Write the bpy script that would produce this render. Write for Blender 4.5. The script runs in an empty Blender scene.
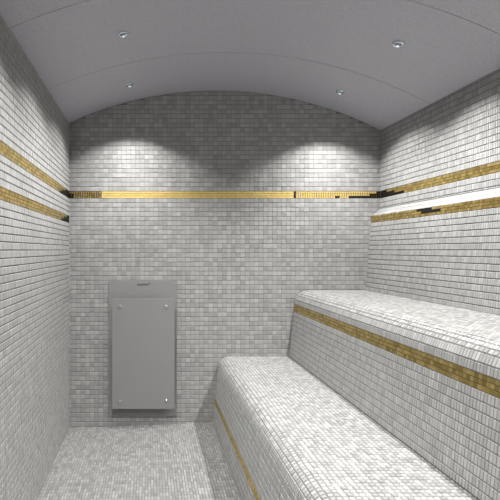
import bpy, bmesh, math, random
import numpy as np
from mathutils import Vector, Matrix

random.seed(7)
rng = np.random.default_rng(11)
S = bpy.context.scene
COL = S.collection

# ------------------------------------------------------------------ camera
F_PX, VPX, VPY = 444.0, 149.0, 250.0
EYE = 1.163
cam_d = bpy.data.cameras.new('camera')
cam_d.sensor_width = 36.0
cam_d.lens = 36.0 * F_PX / 500.0
cam_d.shift_x = (250.0 - VPX) / 500.0
cam_d.clip_start = 0.02
cam = bpy.data.objects.new('camera', cam_d)
cam.location = (0, 0, EYE)
cam.rotation_euler = (math.pi / 2, 0, 0)
COL.objects.link(cam)
S.camera = cam

# ------------------------------------------------------------------ world, exposure
w = bpy.data.worlds.new('world'); S.world = w
w.use_nodes = True
w.node_tree.nodes['Background'].inputs[0].default_value = (0, 0, 0, 1)
w.node_tree.nodes['Background'].inputs[1].default_value = 0.0
S.view_settings.view_transform = 'Standard'
S.view_settings.look = 'None'
S.view_settings.gamma = 1.0
S.view_settings.use_curve_mapping = False
S.view_settings.exposure = 0.0
S.cycles.max_bounces = 12
S.cycles.diffuse_bounces = 8
S.cycles.sample_clamp_indirect = 4.0

LAMP_W = 138.0                  # each ceiling spotlight
LAMP_COL = (1.0, 0.985, 0.965)
CONE = math.radians(127)
BLEND = 0.12
# reflector lamp: intensity over cos(angle from the axis), narrow beam with a weak spill up to the cut-off
BEAM = [(.495, 0), (.53, .03), (.61, .15), (.70, .235), (.80, .38), (.88, .46), (.95, .34), (1.0, .24)]
END_TILT = math.radians(6)     # the row by the back wall is turned a little into the room

# ------------------------------------------------------------------ room sizes (metres)
D = 2.9                        # back wall
Y0 = -0.34                     # front wall, behind the camera
XL, XR = -0.523, 1.51
PITCH = 0.0298                 # mosaic pitch
AX, AR, AZ = 0.444, 2.327, 2.202   # ceiling vault: axis x, radius, crown height
def arch(x):
    return AZ - AR + math.sqrt(AR * AR - (x - AX) ** 2)
def floor_z(x):                # the floor falls a little to the left
    return 0.034 * max(0.0, min(1.0, (x - XL) / 0.9))

# ------------------------------------------------------------------ materials
def new_mat(name):
    m = bpy.data.materials.new(name); m.use_nodes = True
    nt = m.node_tree
    return m, nt, nt.nodes['Principled BSDF']

def node(nt, t, **kw):
    n = nt.nodes.new(t)
    for k, v in kw.items():
        setattr(n, k, v)
    return n

def tile_id(nt):
    """integer cell of the mosaic from the mesh's own UVs (one unit per tile)"""
    uv = node(nt, 'ShaderNodeUVMap'); uv.uv_map = 'UVMap'
    fl = node(nt, 'ShaderNodeVectorMath', operation='FLOOR')
    nt.links.new(uv.outputs[0], fl.inputs[0])
    wn = node(nt, 'ShaderNodeTexWhiteNoise', noise_dimensions='2D')
    nt.links.new(fl.outputs[0], wn.inputs['Vector'])
    return wn

def tile_material(name, stops, rough, spec=0.35):
    m, nt, b = new_mat(name)
    wn = tile_id(nt)
    cr = node(nt, 'ShaderNodeValToRGB')
    e = cr.color_ramp.elements
    e[0].position, e[0].color = stops[0][0], (*stops[0][1], 1)
    e[1].position, e[1].color = stops[-1][0], (*stops[-1][1], 1)
    for p, c in stops[1:-1]:
        k = e.new(p); k.color = (*c, 1)
    nt.links.new(wn.outputs['Value'], cr.inputs[0])
    # faint marbling inside the stone
    tc = node(nt, 'ShaderNodeTexCoord')
    nz = node(nt, 'ShaderNodeTexNoise'); nz.inputs['Scale'].default_value = 60; nz.inputs['Detail'].default_value = 3
    nt.links.new(tc.outputs['Object'], nz.inputs['Vector'])
    mr = node(nt, 'ShaderNodeMapRange'); mr.inputs[3].default_value = 0.88; mr.inputs[4].default_value = 1.1
    nt.links.new(nz.outputs[0], mr.inputs[0])
    mx = node(nt, 'ShaderNodeVectorMath', operation='SCALE')
    nt.links.new(cr.outputs[0], mx.inputs[0]); nt.links.new(mr.outputs[0], mx.inputs['Scale'])
    nt.links.new(mx.outputs[0], b.inputs['Base Color'])
    b.inputs['Roughness'].default_value = rough
    b.inputs['Specular IOR Level'].default_value = spec
    return m

def g(v, t=(1.0, 1.0, 0.985)):
    return (v * t[0], v * t[1], v * t[2])
M_TILE = tile_material('mosaic_stone', [(0, g(.285)), (.2, g(.315)), (.75, g(.36)), (1, g(.40))], 0.38)

M_FLOOR = tile_material('floor_mosaic', [(0, g(.225)), (.3, g(.27)), (.7, g(.315)), (1, g(.37))], 0.5)
M_SEAT = tile_material('seat_mosaic', [(0, g(.24)), (.3, g(.30)), (.7, g(.35)), (1, g(.42))], 0.4)
m, nt, b = new_mat('grout'); M_GROUT = m
b.inputs['Base Color'].default_value = (.16, .16, .156, 1); b.inputs['Roughness'].default_value = 0.95

def gold_material(name, lo, hi, metal, rough):
    m, nt, b = new_mat(name)
    wn = tile_id(nt)
    cr = node(nt, 'ShaderNodeValToRGB')
    e = cr.color_ramp.elements
    e[0].position, e[0].color = 0, (*lo, 1)
    e[1].position, e[1].color = 1, (*hi, 1)
    nt.links.new(wn.outputs['Value'], cr.inputs[0])
    nt.links.new(cr.outputs[0], b.inputs['Base Color'])
    b.inputs['Metallic'].default_value = metal
    b.inputs['Roughness'].default_value = rough
    return m
M_GOLD = gold_material('gold_mosaic', (.44, .335, .105), (.82, .65, .29), 1.0, .36)
M_LEAF = gold_material('gold_leaf_strip', (.72, .55, .20), (.80, .62, .25), .55, .5)
m, nt, b = new_mat('dark_reflection_joint'); M_DARKREFL = m  # near-black pieces: dark corner reflections painted in, plus a sheet joint and streak
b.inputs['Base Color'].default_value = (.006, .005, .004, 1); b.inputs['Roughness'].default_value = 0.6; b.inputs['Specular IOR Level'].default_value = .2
m, nt, b = new_mat('dark_grout'); M_DGROUT = m
b.inputs['Base Color'].default_value = (.10, .075, .03, 1); b.inputs['Roughness'].default_value = 0.9

m, nt, b = new_mat('ceiling_panel'); M_CEIL = m
tc = node(nt, 'ShaderNodeTexCoord')
nz = node(nt, 'ShaderNodeTexNoise'); nz.inputs['Scale'].default_value = 160; nz.inputs['Detail'].default_value = 4
nt.links.new(tc.outputs['Object'], nz.inputs['Vector'])
cr = node(nt, 'ShaderNodeValToRGB')
cr.color_ramp.elements[0].position = .3; cr.color_ramp.elements[0].color = (.38, .378, .425, 1)
cr.color_ramp.elements[1].position = .7; cr.color_ramp.elements[1].color = (.50, .497, .55, 1)
nt.links.new(nz.outputs[0], cr.inputs[0]); nt.links.new(cr.outputs[0], b.inputs['Base Color'])
bp = node(nt, 'ShaderNodeBump'); bp.inputs['Strength'].default_value = .15; bp.inputs['Distance'].default_value = .002
nt.links.new(nz.outputs[0], bp.inputs['Height']); nt.links.new(bp.outputs[0], b.inputs['Normal'])
b.inputs['Roughness'].default_value = .55

def simple(name, col, rough, metal=0.0, spec=.5):
    m, nt, b = new_mat(name)
    tc = node(nt, 'ShaderNodeTexCoord')
    nz = node(nt, 'ShaderNodeTexNoise'); nz.inputs['Scale'].default_value = 220; nz.inputs['Detail'].default_value = 2
    nt.links.new(tc.outputs['Object'], nz.inputs['Vector'])
    mr = node(nt, 'ShaderNodeMapRange'); mr.inputs[3].default_value = .9; mr.inputs[4].default_value = 1.1
    nt.links.new(nz.outputs[0], mr.inputs[0])
    mx = node(nt, 'ShaderNodeVectorMath', operation='SCALE'); mx.inputs[0].default_value = col
    nt.links.new(mr.outputs[0], mx.inputs['Scale']); nt.links.new(mx.outputs[0], b.inputs['Base Color'])
    b.inputs['Roughness'].default_value = rough; b.inputs['Metallic'].default_value = metal
    b.inputs['Specular IOR Level'].default_value = spec
    return m
M_STEEL = simple('powder_coated_steel', (.24, .24, .243), .5)
M_CHROME = simple('chrome', (.80, .81, .83), .12, 1.0)
M_DARK = simple('dark_print', (.02, .02, .02), .6)
m, nt, b = new_mat('lit_lens'); M_LENS = m
b.inputs['Base Color'].default_value = (.12, .17, .24, 1); b.inputs['Roughness'].default_value = .1
b.inputs['Emission Color'].default_value = (.45, .72, 1, 1); b.inputs['Emission Strength'].default_value = .07
m, nt, b = new_mat('lit_bulb'); M_BULB = m
b.inputs['Emission Color'].default_value = (.9, .97, 1, 1); b.inputs['Emission Strength'].default_value = .7

# ------------------------------------------------------------------ mesh helpers
def link(name, me, parent=None):
    o = bpy.data.objects.new(name, me); COL.objects.link(o)
    if parent: o.parent = parent
    return o

def bm_obj(name, bm, mat, parent=None, smooth=False):
    bmesh.ops.recalc_face_normals(bm, faces=bm.faces)
    me = bpy.data.meshes.new(name); bm.to_mesh(me); bm.free()
    me.materials.append(mat)
    if smooth:
        for p in me.polygons: p.use_smooth = True
    return link(name, me, parent)

class Mosaic:
    count = 0
    """collects mosaic surfaces: real tiles standing off a grout bed, one UV unit per tile"""
    def __init__(self):
        self.v, self.f, self.uv, self.m = [], [], [], []
        Mosaic.count += 1; self.seed = 137*Mosaic.count
    def quad(self, pts, uvs, mi):
        n = len(self.v); self.v.extend(pts); self.f.append((n, n+1, n+2, n+3)); self.uv.append(uvs); self.m.append(mi)
    def tiles(self, P, N, u0, u1, v0, v1, pu, pv, ju, jv, h, jitter, clampv=None, ou=0.0, ov=0.0, bevel=.0018, pick=None):
        """P(u,v)->point, N(u,v)->unit normal"""
        iu0, iu1 = math.floor((u0-ou)/pu), math.ceil((u1-ou)/pu)
        iv0, iv1 = math.floor((v0-ov)/pv), math.ceil((v1-ov)/pv)
        for iv in range(iv0, iv1):
            for iu in range(iu0, iu1):
                a0, a1 = max(u0, ou+iu*pu), min(u1, ou+(iu+1)*pu)
                b0, b1 = max(v0, ov+iv*pv), min(v1, ov+(iv+1)*pv)
                if clampv:
                    bl, br = min(b1, clampv(a0)), min(b1, clampv(a1))
                    if min(bl, br) - b0 < .005: continue
                else: bl = br = b1
                if a1-a0 < .45*pu and a1-a0 < .006 or b1-b0 < .004: continue
                uc, vc = ou+(iu+.5)*pu, ov+(iv+.5)*pv
                p, q = ju/2, jv/2
                base = [(a0+p, b0+q), (a1-p, b0+q), (a1-p, br-q), (a0+p, bl-q)]
                p, q = p + min(bevel, pu*.1), q + min(bevel, pv*.1)
                top = [(a0+p, b0+q), (a1-p, b0+q), (a1-p, br-q), (a0+p, bl-q)]
                # a tile set by hand: whole-tile tilt
                tu, tv, th = rng.normal(0, jitter), rng.normal(0, jitter), rng.normal(0, .12*h)
                B = [P(*q) for q in base]
                T = []
                for q in top:
                    hh = h + th + tu*(q[0]-uc) + tv*(q[1]-vc)
                    T.append(P(*q) + N(*q)*hh)
                # cell-centre UV so the whole tile shares one id
                cuv = [(iu+.5+self.seed, iv+.5+self.seed)]*4
                mi = pick(uc, vc) if pick else 0
                self.quad(T, cuv, mi)
                for i in range(4):
                    i2 = (i+1) % 4
                    self.quad([B[i], B[i2], T[i2], T[i]], cuv, mi)
    def bed(self, pts, mi=1):
        self.quad([Vector(p) for p in pts], [(0, 0)]*4, mi)
    def build(self, name, mats, parent=None):
        me = bpy.data.meshes.new(name)
        me.from_pydata([tuple(p) for p in self.v], [], self.f)
        ul = me.uv_layers.new(name='UVMap')
        flat = np.array(self.uv, dtype=np.float32).reshape(-1)
        ul.data.foreach_set('uv', flat)
        me.polygons.foreach_set('material_index', np.array(self.m, dtype=np.int32))
        for mm in mats: me.materials.append(mm)
        me.update()
        return link(name, me, parent)

def structure(o):
    o['kind'] = 'structure'; return o

H, JIT = .0028, .012
SLIM = .0128                   # walls and fronts are set in slim upright pieces, bench tops in small squares
SMALL = .0182
JU, JV = .0007, .0034
MATS = [M_TILE, M_GROUT, M_SEAT]

def flat_patch(mo, origin, eu, ev, u0, u1, v0, v1, clampv=None, ou=0, ov=0, pu=None, pv=None, ju=JU, jv=JV, h=None):
    o, eu, ev = Vector(origin), Vector(eu).normalized(), Vector(ev).normalized()
    n = eu.cross(ev)
    P = lambda u, v: o + eu*u + ev*v
    N = lambda u, v: n
    mo.tiles(P, N, u0, u1, v0, v1, pu or SLIM, pv or PITCH, ju, jv, h or H, JIT, clampv, ou, ov)
    return P, n

def slab(mo, corners, n, t):
    """solid wall body behind the mosaic bed: 'corners' in the bed plane"""
    a = [Vector(c) for c in corners]; b = [c - n*t for c in a]
    k = len(a)
    base = len(mo.v); mo.v.extend(a + b)
    mo.f.append(tuple(range(base, base+k))); mo.uv.append([(0, 0)]*k); mo.m.append(1)
    mo.f.append(tuple(range(base+2*k-1, base+k-1, -1))); mo.uv.append([(0, 0)]*k); mo.m.append(1)
    for i in range(k):
        j = (i+1) % k
        mo.f.append((base+i, base+k+i, base+k+j, base+j)); mo.uv.append([(0, 0)]*4); mo.m.append(1)
# uv list must be flat for n-gons too
def build(mo, name, mats, parent=None):
    mo.uv = [c for face in mo.uv for c in face]
    return mo.build(name, mats, parent)

# gold band heights (bottom, top)
G1 = (EYE + .338, EYE + .383)
G2 = (EYE + .178, EYE + .221)

# ------------------------------------------------------------------ back wall
mo = Mosaic()
flat_patch(mo, (0, D, 0), (1, 0, 0), (0, 0, 1), XL, XR, 0.0, G1[0], ov=G1[0] % PITCH, pu=PITCH, ju=.0009, jv=.0028, h=.0020)
flat_patch(mo, (0, D, 0), (1, 0, 0), (0, 0, 1), XL, XR, G1[1], AZ, clampv=arch, ov=G1[1] % PITCH, pu=PITCH, ju=.0009, jv=.0028, h=.0020)
xs = [XR + (XL - XR)*i/24 for i in range(25)]
slab(mo, [(XL, D, 0), (XR, D, 0)] + [(x, D, arch(x)) for x in xs], Vector((0, -1, 0)), .08)
structure(build(mo, 'wall_back', MATS))

# ------------------------------------------------------------------ left wall
mo = Mosaic()
zl = arch(XL)
for a, b_ in ((0.0, G2[0]), (G2[1], G1[0]), (G1[1], zl)):
    flat_patch(mo, (XL, 0, 0), (0, 1, 0), (0, 0, 1), Y0, D, a, b_, ov=(a if a else b_) % PITCH, ou=.011)
slab(mo, [(XL, Y0, 0), (XL, D, 0), (XL, D, zl), (XL, Y0, zl)], Vector((1, 0, 0)), .08)
structure(build(mo, 'wall_left', MATS))

# ------------------------------------------------------------------ right wall (above the backrest)
mo = Mosaic()
zr = arch(XR); ZCAP = EYE + .268
flat_patch(mo, (XR, 0, 0), (0, -1, 0), (0, 0, 1), -D, -Y0, ZCAP, G1[0], ov=G1[0] % PITCH)
flat_patch(mo, (XR, 0, 0), (0, -1, 0), (0, 0, 1), -D, -Y0, G1[1], zr, ov=G1[1] % PITCH)
slab(mo, [(XR, D, 0), (XR, Y0, 0), (XR, Y0, zr), (XR, D, zr)], Vector((-1, 0, 0)), .08)
structure(build(mo, 'wall_right', MATS))

# ------------------------------------------------------------------ front wall (behind the viewer; unseen, made near-black to cut bounce light)
mo = Mosaic()
slab(mo, [(XR, Y0, 0), (XL, Y0, 0)] + [(x, Y0, arch(x)) for x in reversed(xs)], Vector((0, 1, 0)), .08)
m, nt, b = new_mat('unseen_dark_absorber'); M_ABSORB = m
b.inputs['Base Color'].default_value = (.025, .025, .028, 1); b.inputs['Roughness'].default_value = 0.08
structure(build(mo, 'wall_front', [M_ABSORB, M_ABSORB]))

# ------------------------------------------------------------------ floor
mo = Mosaic()
XF = XL + .9
sl = math.atan2(.034, .9)
eu = Vector((math.cos(sl), 0, math.sin(sl)))
flat_patch(mo, (XL, 0, 0), eu, (0, 1, 0), 0, .936, Y0, D, pu=.0140, pv=.0298, ju=.0018, jv=.0026)
zr_ = floor_z(XF)
slab(mo, [(XL, Y0, 0), (XF, Y0, zr_), (XF, D, zr_), (XL, D, 0)], Vector((0, 0, 1)), .08)
slab(mo, [(XF, Y0, zr_), (XR, Y0, zr_), (XR, D, zr_), (XF, D, zr_)], Vector((0, 0, 1)), .08)
structure(build(mo, 'floor', [M_FLOOR, M_GROUT]))
FZ = zr_

# ------------------------------------------------------------------ ceiling vault with panel joints
SEAMS = [2.335, 1.70, 1.06, .42]
SKEW = .042                    # the panel joints run slightly out of square
yp = [(Y0, 0)]
for s in sorted(SEAMS):
    yp += [(s-.0016, 0), (s-.0013, .005), (s+.0013, .005), (s+.0016, 0)]
yp.append((D, 0))
bm = bmesh.new()
NA = 48
def arc_pt(i, off):
    x = XL + (XR - XL)*i/NA
    th = math.asin((x - AX)/AR)
    return AX + (AR+off)*math.sin(th), AZ - AR + (AR+off)*math.cos(th)
inner = []
for y, o_ in yp:
    k = 0 if y in (Y0, D) else SKEW
    inner.append([bm.verts.new((arc_pt(i, o_)[0], y + k*(arc_pt(i, 0)[0] - AX), arc_pt(i, o_)[1])) for i in range(NA+1)])
outer = [[bm.verts.new((arc_pt(i, .06)[0], y, arc_pt(i, .06)[1])) for i in range(NA+1)] for y in (Y0, D)]
for r0, r1 in zip(inner[:-1], inner[1:]):
    for i in range(NA): bm.faces.new((r0[i], r1[i], r1[i+1], r0[i+1]))
for i in range(NA):
    bm.faces.new((outer[0][i], outer[0][i+1], outer[1][i+1], outer[1][i]))
    bm.faces.new((inner[0][i], inner[0][i+1], outer[0][i+1], outer[0][i]))
    bm.faces.new((inner[-1][i], outer[1][i], outer[1][i+1], inner[-1][i+1]))
bm.faces.new([r[0] for r in inner] + [outer[1][0], outer[0][0]])
bm.faces.new([r[NA] for r in inner] + [outer[1][NA], outer[0][NA]])
structure(bm_obj('ceiling', bm, M_CEIL))

# ------------------------------------------------------------------ gold bands
GH = .0020
def gold_band(name, origin, eu, ev, u0, u1, height, parent=None, sheets=None, dark=None, leaf=None):
    mo = Mosaic()
    o, eu, ev = Vector(origin), Vector(eu).normalized(), Vector(ev).normalized()
    n = eu.cross(ev)
    P = lambda u, v: o + eu*u + ev*v + n*.0004
    N = lambda u, v: n
    p = height/3
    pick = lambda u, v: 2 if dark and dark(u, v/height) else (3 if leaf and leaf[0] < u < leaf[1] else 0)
    for a, b_, joint in (sheets or [(u0, u1, .0004)]):
        mo.tiles(P, N, a, b_, 0, height, p, p, joint, .0016, GH, .02, bevel=.0008, ou=a, pick=pick)
    c = [o+eu*u0+n*.0006, o+eu*u1+n*.0006, o+eu*u1+ev*height+n*.0006, o+eu*u0+ev*height+n*.0006]
    slab(mo, c, n, .0005)
    return build(mo, name, [M_GOLD, M_DGROUT, M_DARKREFL, M_LEAF], parent)
gh = G1[1]-G1[0]
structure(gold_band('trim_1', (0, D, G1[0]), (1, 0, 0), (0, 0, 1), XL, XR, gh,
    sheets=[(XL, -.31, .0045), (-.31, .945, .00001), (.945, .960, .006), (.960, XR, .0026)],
    leaf=(-.31, XR), dark=lambda u, v: .945 < u < .96 or u > 1.17 and v < .34 and u > 1.34 - .2*rng.random() or u > 1.44 and v < .7 or u > 1.485 or u < XL+.03 and v < .7))  # dark corner pieces paint in a black reflection; the narrow strip is a joint
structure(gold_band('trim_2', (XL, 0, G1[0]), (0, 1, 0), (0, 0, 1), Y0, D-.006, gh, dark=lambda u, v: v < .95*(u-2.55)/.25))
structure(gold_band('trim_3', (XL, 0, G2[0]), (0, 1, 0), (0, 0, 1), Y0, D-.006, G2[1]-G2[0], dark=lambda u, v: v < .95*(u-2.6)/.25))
structure(gold_band('trim_4', (XR, 0, G1[0]), (0, -1, 0), (0, 0, 1), -D+.006, -Y0, gh, dark=lambda u, v: v < .95*(-u-2.58)/.28))  # side-wall bands: tapering dark reflection painted in towards the corner

# ------------------------------------------------------------------ benches: a profile (x, z) swept along the room
YB0, YB1 = Y0 + .0055, D - .0055
def profile_param(pts):
    L = [0.0]
    for a, b_ in zip(pts[:-1], pts[1:]): L.append(L[-1] + math.hypot(b_[0]-a[0], b_[1]-a[1]))
    def at(v):
        v = max(0, min(L[-1], v))
        for i in range(len(L)-1):
            if v <= L[i+1] + 1e-9:
                t = (v-L[i])/(L[i+1]-L[i]); a, b_ = pts[i], pts[i+1]
                tx, tz = (b_[0]-a[0]), (b_[1]-a[1]); l = math.hypot(tx, tz)
                return a[0]+tx*t, a[1]+tz*t, -tz/l, tx/l
    return L, at
def swept(mo, pts, v0, v1, ov, small=False):
    L, at = profile_param(pts)
    def P(u, v):
        x, z, nx, nz = at(v); return Vector((x, -u, z))
    def N(u, v):
        x, z, nx, nz = at(v); return Vector((nx, 0, nz))
    if small: mo.tiles(P, N, -YB1, -YB0, v0, v1, SMALL, SMALL, .0032, .0032, H, .02, ov=ov, ou=.007, pick=lambda u, v: 2)
    else: mo.tiles(P, N, -YB1, -YB0, v0, v1, SLIM, PITCH, JU, JV, H, JIT, ov=ov, ou=.007)
def sweep_solid(mo, poly):
    a = [(x, YB0, z) for x, z in poly]; b_ = [(x, YB1, z) for x, z in poly]
    k = len(poly); base = len(mo.v)
    mo.v.extend([Vector(p) for p in a+b_])
    mo.f.append(tuple(range(base, base+k))); mo.uv.append([(0, 0)]*k); mo.m.append(1)
    mo.f.append(tuple(range(base+2*k-1, base+k-1, -1))); mo.uv.append([(0, 0)]*k); mo.m.append(1)
    for i in range(k):
        j = (i+1) % k
        mo.f.append((base+i, base+k+i, base+k+j, base+j)); mo.uv.append([(0, 0)]*4); mo.m.append(1)
def nose(bx, bz, tx_, tz, r, n=8):
    """front face from its foot (bx,bz) leaning to the nose, top plane at tz; returns profile foot->top start"""
    # face direction
    dx, dz = tx_-bx, (tz-r)-bz
    ang = math.atan2(dx, dz)                      # lean from vertical
    cx = tx_ + r*math.cos(ang); cz = tz - r       # centre of the rounding
    out = [(bx, bz)]
    a0 = math.pi + (-ang)                         # outward normal of the face points to -x
    for i in range(n+1):
        a = (math.pi - ang*1.0) + (math.pi/2 - (math.pi - ang))*i/n
        out.append((cx + r*math.cos(a), cz + r*math.sin(a)))
    return out

def empty(name, loc, label, cat, group=None):
    o = bpy.data.objects.new(name, None); o.empty_display_size = .1
    o.location = loc; COL.objects.link(o)
    o['label'] = label; o['category'] = cat
    if group: o['group'] = group
    return o

def keep(o):       # parts are modelled in room coordinates; keep them there under their Empty
    o.matrix_parent_inverse = Matrix.Translation(o.parent.location).inverted()
    return o

def point_at_z(pts, z):
    L, at = profile_param(pts)
    for i in range(len(pts)-1):
        z0, z1 = pts[i][1], pts[i+1][1]
        if z0 <= z <= z1:
            t = (z-z0)/(z1-z0); return L[i] + t*(L[i+1]-L[i])

# lower bench
ZT1 = EYE - .693 - H
X1F = .915
low = nose(.414, FZ, .452, ZT1, .07)
prof1 = low + [(X1F, ZT1)]
bench1 = empty('tiled_bench', (.66, (YB0+YB1)/2, FZ), 'low step-like bench of pale grey mosaic with rounded nose, beside the floor', 'bench')
mo = Mosaic()
gz0, gz1 = EYE - 1.0, EYE - .965
L1, at1 = profile_param(prof1)
va, vb = point_at_z(prof1, gz0), point_at_z(prof1, gz1)
swept(mo, prof1, 0, va, va % PITCH)
vn = point_at_z(prof1, ZT1 - .03)
vn = vb + round((vn-vb)/PITCH)*PITCH
swept(mo, prof1, vb, vn, vb % PITCH)
swept(mo, prof1, vn, L1[-1], vn % SMALL, True)
sweep_solid(mo, prof1 + [(X1F, FZ)])
keep(build(mo, 'seat', MATS, bench1))
def band_on_profile(at, va, vb, parent):
    x0, z0, nx, nz = at(va+1e-5); x1, z1, _, _ = at(vb-1e-5)
    return keep(gold_band('gold_trim', (x0, 0, z0), (0, -1, 0), (x1-x0, 0, z1-z0), -YB1, -YB0, math.hypot(x1-x0, z1-z0), parent))
o = band_on_profile(at1, va, vb, bench1); o['label'] = 'thin gold mosaic strip low on the bench front'

# upper bench with its leaning backrest
ZT2 = EYE - .262 - H
XB_FOOT = 1.412
up = nose(X1F+.001, EYE-.693+.0, .952, ZT2, .075)
prof2 = up + [(XB_FOOT, ZT2)]
bench2 = empty('tiled_bench', (1.2, (YB0+YB1)/2, FZ), 'high bench of pale grey mosaic with leaning backrest against the right wall', 'bench')
mo = Mosaic()
L2, at2 = profile_param(prof2)
va, vb = point_at_z(prof2, EYE-.400), point_at_z(prof2, EYE-.354)
swept(mo, prof2, 0, va, va % PITCH)
vn = vb + 2*PITCH
swept(mo, prof2, vb, vn, vb % PITCH)
swept(mo, prof2, vn, L2[-1], vn % SMALL, True)
sweep_solid(mo, [(X1F+.001, FZ)] + prof2 + [(XR-.0055, ZT2), (XR-.0055, FZ)])
keep(build(mo, 'seat', MATS, bench2))
o = band_on_profile(at2, va, vb, bench2); o['label'] = 'gold mosaic strip under the bench nose'
prof3 = [(XB_FOOT, ZT2), (1.451-.002, G2[0]), (1.452, G2[1]), (XR-.0055, ZCAP)]
L3, at3 = profile_param(prof3)
mo = Mosaic()
swept(mo, prof3, 0, L3[1], L3[1] % PITCH)
# sloping cap: one row of larger plain pieces
Pc = lambda u, v: Vector((at3(v)[0], -u, at3(v)[1]))
Nc = lambda u, v: Vector((at3(v)[2], 0, at3(v)[3]))
mo.tiles(Pc, Nc, -YB1, -YB0, L3[2], L3[3], PITCH, (L3[3]-L3[2])/2, .0014, .0014, H*.5, JIT, ov=L3[2], pick=lambda u, v: 3)
sweep_solid(mo, prof3 + [(XR-.0055, ZT2)])
M_CAP = simple('glazed_cap_tile', (.26, .26, .258), .35)
back = keep(build(mo, 'backrest', MATS + [M_CAP], bench2))
x0, z0 = prof3[1]; x1, z1 = prof3[2]
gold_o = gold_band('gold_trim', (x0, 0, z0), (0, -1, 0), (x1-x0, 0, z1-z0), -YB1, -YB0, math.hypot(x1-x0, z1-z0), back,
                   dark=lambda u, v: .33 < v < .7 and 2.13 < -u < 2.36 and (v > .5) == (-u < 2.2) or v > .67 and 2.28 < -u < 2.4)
gold_o.matrix_parent_inverse = Matrix.Translation(bench2.location).inverted() @ Matrix.Translation(bench2.location)
gold_o['label'] = 'gold mosaic strip along the top of the backrest'

# ------------------------------------------------------------------ steam outlet cover on the back wall
def box_bm(x0, x1, y0, y1, z0, z1, bev=.002, seg=2):
    bm = bmesh.new()
    bmesh.ops.create_cube(bm, size=1, matrix=Matrix.Translation(((x0+x1)/2, (y0+y1)/2, (z0+z1)/2)) @ Matrix.Diagonal((x1-x0, y1-y0, z1-z0, 1)))
    if bev: bmesh.ops.bevel(bm, geom=bm.edges[:], offset=bev, segments=seg, affect='EDGES', profile=.5)
    return bm
YW = D - H - .0005               # tile face
def bx(px, y): return (px - VPX)*y/F_PX
def bz(py, y): return EYE + (VPY - py)*y/F_PX
cover = empty('steam_outlet_cover', (-.04, YW, bz(416, YW)), 'flat grey metal steam outlet cover screwed to the tiled back wall', 'steam outlet')
yb = YW - .006
keep(bm_obj('back_plate', box_bm(bx(108.7, yb), bx(177, yb), yb, YW, bz(416, yb), bz(280.5, yb), .0015), M_STEEL, cover))
yf = YW - .062; yf2 = yf + .004
fx0, fx1, fz0, fz1 = bx(112, yf), bx(174.6, yf), bz(409, yf), bz(298.8, yf)
front = keep(bm_obj('front_plate', box_bm(fx0, fx1, yf, yf2, fz0, fz1, .0012), M_STEEL, cover))
# four spacers and their dome screws
def lathe(bm, prof, cx, cy, cz, axis, n=20):
    """prof: (radius, height along axis)"""
    ax = Vector(axis).normalized()
    t = Vector((0, 0, 1)) if abs(ax.z) < .9 else Vector((1, 0, 0))
    e1 = ax.cross(t).normalized(); e2 = ax.cross(e1)
    rings = []
    c = Vector((cx, cy, cz))
    for r, h in prof:
        if r < 1e-6: rings.append([bm.verts.new(c+ax*h)])
        else: rings.append([bm.verts.new(c+ax*h+(e1*math.cos(2*math.pi*i/n)+e2*math.sin(2*math.pi*i/n))*r) for i in range(n)])
    for a, b_ in zip(rings[:-1], rings[1:]):
        for i in range(n):
            j = (i+1) % n
            if len(a) == 1 and len(b_) == 1: continue
            if len(a) == 1: bm.faces.new((a[0], b_[i], b_[j]))
            elif len(b_) == 1: bm.faces.new((a[i], a[j], b_[0]))
            else: bm.faces.new((a[i], a[j], b_[j], b_[i]))
for sx, sy in ((120.3, 306.8), (166.3, 306.6), (120.3, 401.5), (166.3, 400.5)):
    X, Z = bx(sx, yf), bz(sy, yf)
    bm = bmesh.new()
    lathe(bm, [(0, 0), (.009, 0), (.009, yb-yf2), (0, yb-yf2)], X, yf2, Z, (0, 1, 0), 16)
    keep(bm_obj('spacer', bm, M_CHROME, cover, True))
    bm = bmesh.new()
    lathe(bm, [(0, 0), (.0110, 0), (.0110, .0015), (.0095, .0038), (.0065, .0058), (.003, .0063), (.0026, .0045), (0, .0045)], X, yf, Z, (0, -1, 0), 20)
    o = keep(bm_obj('screw', bm, M_CHROME, cover, True)); o['label'] = 'chrome dome head screw'
# small dark wordmark near the top edge (too small to read in the photograph)
bm = bmesh.new()
def bar(x0, x1, z0, z1):
    bmesh.ops.create_cube(bm, size=1, matrix=Matrix.Translation((( x0+x1)/2, yb-.0004, (z0+z1)/2)) @ Matrix.Diagonal((x1-x0, .0008, z1-z0, 1)))
xa, zb = bx(137.3, yb), bz(285.4, yb)
wd = .0105
for i in range(7):
    x = xa + i*wd
    bar(x, x+.0022, zb, zb+.011); bar(x+.006, x+.0082, zb, zb+.011)
    if i % 2 == 0: bar(x, x+.0082, zb+.0085, zb+.011)
    if i % 3 != 1: bar(x, x+.0082, zb, zb+.0025)
    if i % 3 == 1: bar(x, x+.0082, zb+.004, zb+.006)
bar(xa+7*wd, xa+7*wd+.008, zb+.011, zb+.016)
keep(bm_obj('wordmark', bm, M_DARK, cover))['label'] = 'small dark maker mark'

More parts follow.
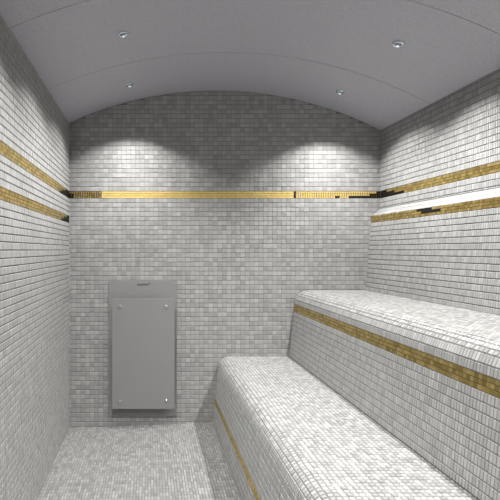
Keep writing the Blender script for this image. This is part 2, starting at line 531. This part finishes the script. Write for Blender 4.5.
# ------------------------------------------------------------------ ceiling spotlights
ROWS = [2.61, 2.0, 1.37, .73, .10]
LX = (-.117, 1.13)
names = {(0, 0): 'small round chrome spotlight in the ceiling, left row, nearest the back wall',
         (0, 1): 'small round chrome spotlight in the ceiling, left row, nearer the viewer',
         (1, 0): 'small round chrome spotlight in the ceiling, right row, nearest the back wall',
         (1, 1): 'small round chrome spotlight in the ceiling, right row, nearer the viewer'}
ring_p = [(.0150, .000), (.0235, .000), (.0245, -.002), (.0235, -.0055), (.0205, -.0075), (.0170, -.0065), (.0150, -.003), (.0150, .000)]
lens_p = [(.0150, -.0025), (.0120, -.0075), (.0070, -.0105), (0, -.0115)]
bulb_p = [(0, -.0112), (.0050, -.0122), (.0062, -.0135), (.0045, -.0150), (0, -.0156)]
proto = None
def spot_parts(parent):
    for nm, prof, mt in (('trim_ring', ring_p, M_CHROME), ('lens', lens_p, M_LENS), ('bulb', bulb_p, M_BULB)):
        bm = bmesh.new(); lathe(bm, prof, 0, 0, 0, (0, 0, 1), 28)
        bm_obj(nm, bm, mt, parent, True)
for s, x in enumerate(LX):
    for r, y in enumerate(ROWS):
        lab = names.get((s, r), 'small round chrome ceiling spotlight behind the viewer or above the frame')
        y += SKEW*.4*(x - AX); z = arch(x)
        t = empty('ceiling_spotlight', (x, y, z), lab, 'spotlight', 'ceiling spotlights')
        th = math.asin((x-AX)/AR)
        t.rotation_euler = (0, th, 0)
        if proto is None:
            spot_parts(t); proto = t
        else:
            for ch in proto.children:
                c = ch.copy(); COL.objects.link(c); c.parent = t
        ld = bpy.data.lights.new('spotlight_beam', 'SPOT')
        ld.energy = LAMP_W; ld.color = LAMP_COL; ld.spot_size = CONE; ld.spot_blend = BLEND
        ld.shadow_soft_size = .012
        ld.use_nodes = True
        nt = ld.node_tree; em = nt.nodes['Emission']
        tilt = END_TILT if r == 0 else 0.0
        ge = node(nt, 'ShaderNodeNewGeometry'); sp = node(nt, 'ShaderNodeVectorMath', operation='DOT_PRODUCT')
        nt.links.new(ge.outputs['Incoming'], sp.inputs[0])
        sp.inputs[1].default_value = (0, -math.sin(tilt), -math.cos(tilt))
        ab = node(nt, 'ShaderNodeMath', operation='ABSOLUTE'); nt.links.new(sp.outputs['Value'], ab.inputs[0])
        rp = node(nt, 'ShaderNodeValToRGB'); el = rp.color_ramp.elements
        for e_, (p_, v_) in zip((el[0], el[1]), (BEAM[0], BEAM[-1])):
            e_.position = p_; e_.color = (v_, v_, v_, 1)
        for p_, v_ in BEAM[1:-1]:
            el.new(p_).color = (v_, v_, v_, 1)
        nt.links.new(ab.outputs[0], rp.inputs[0]); nt.links.new(rp.outputs[0], em.inputs['Strength'])
        lo = bpy.data.objects.new('spotlight_beam', ld); COL.objects.link(lo)
        lo.location = (x, y, z - .028); lo.rotation_euler = (-tilt, 0, 0)
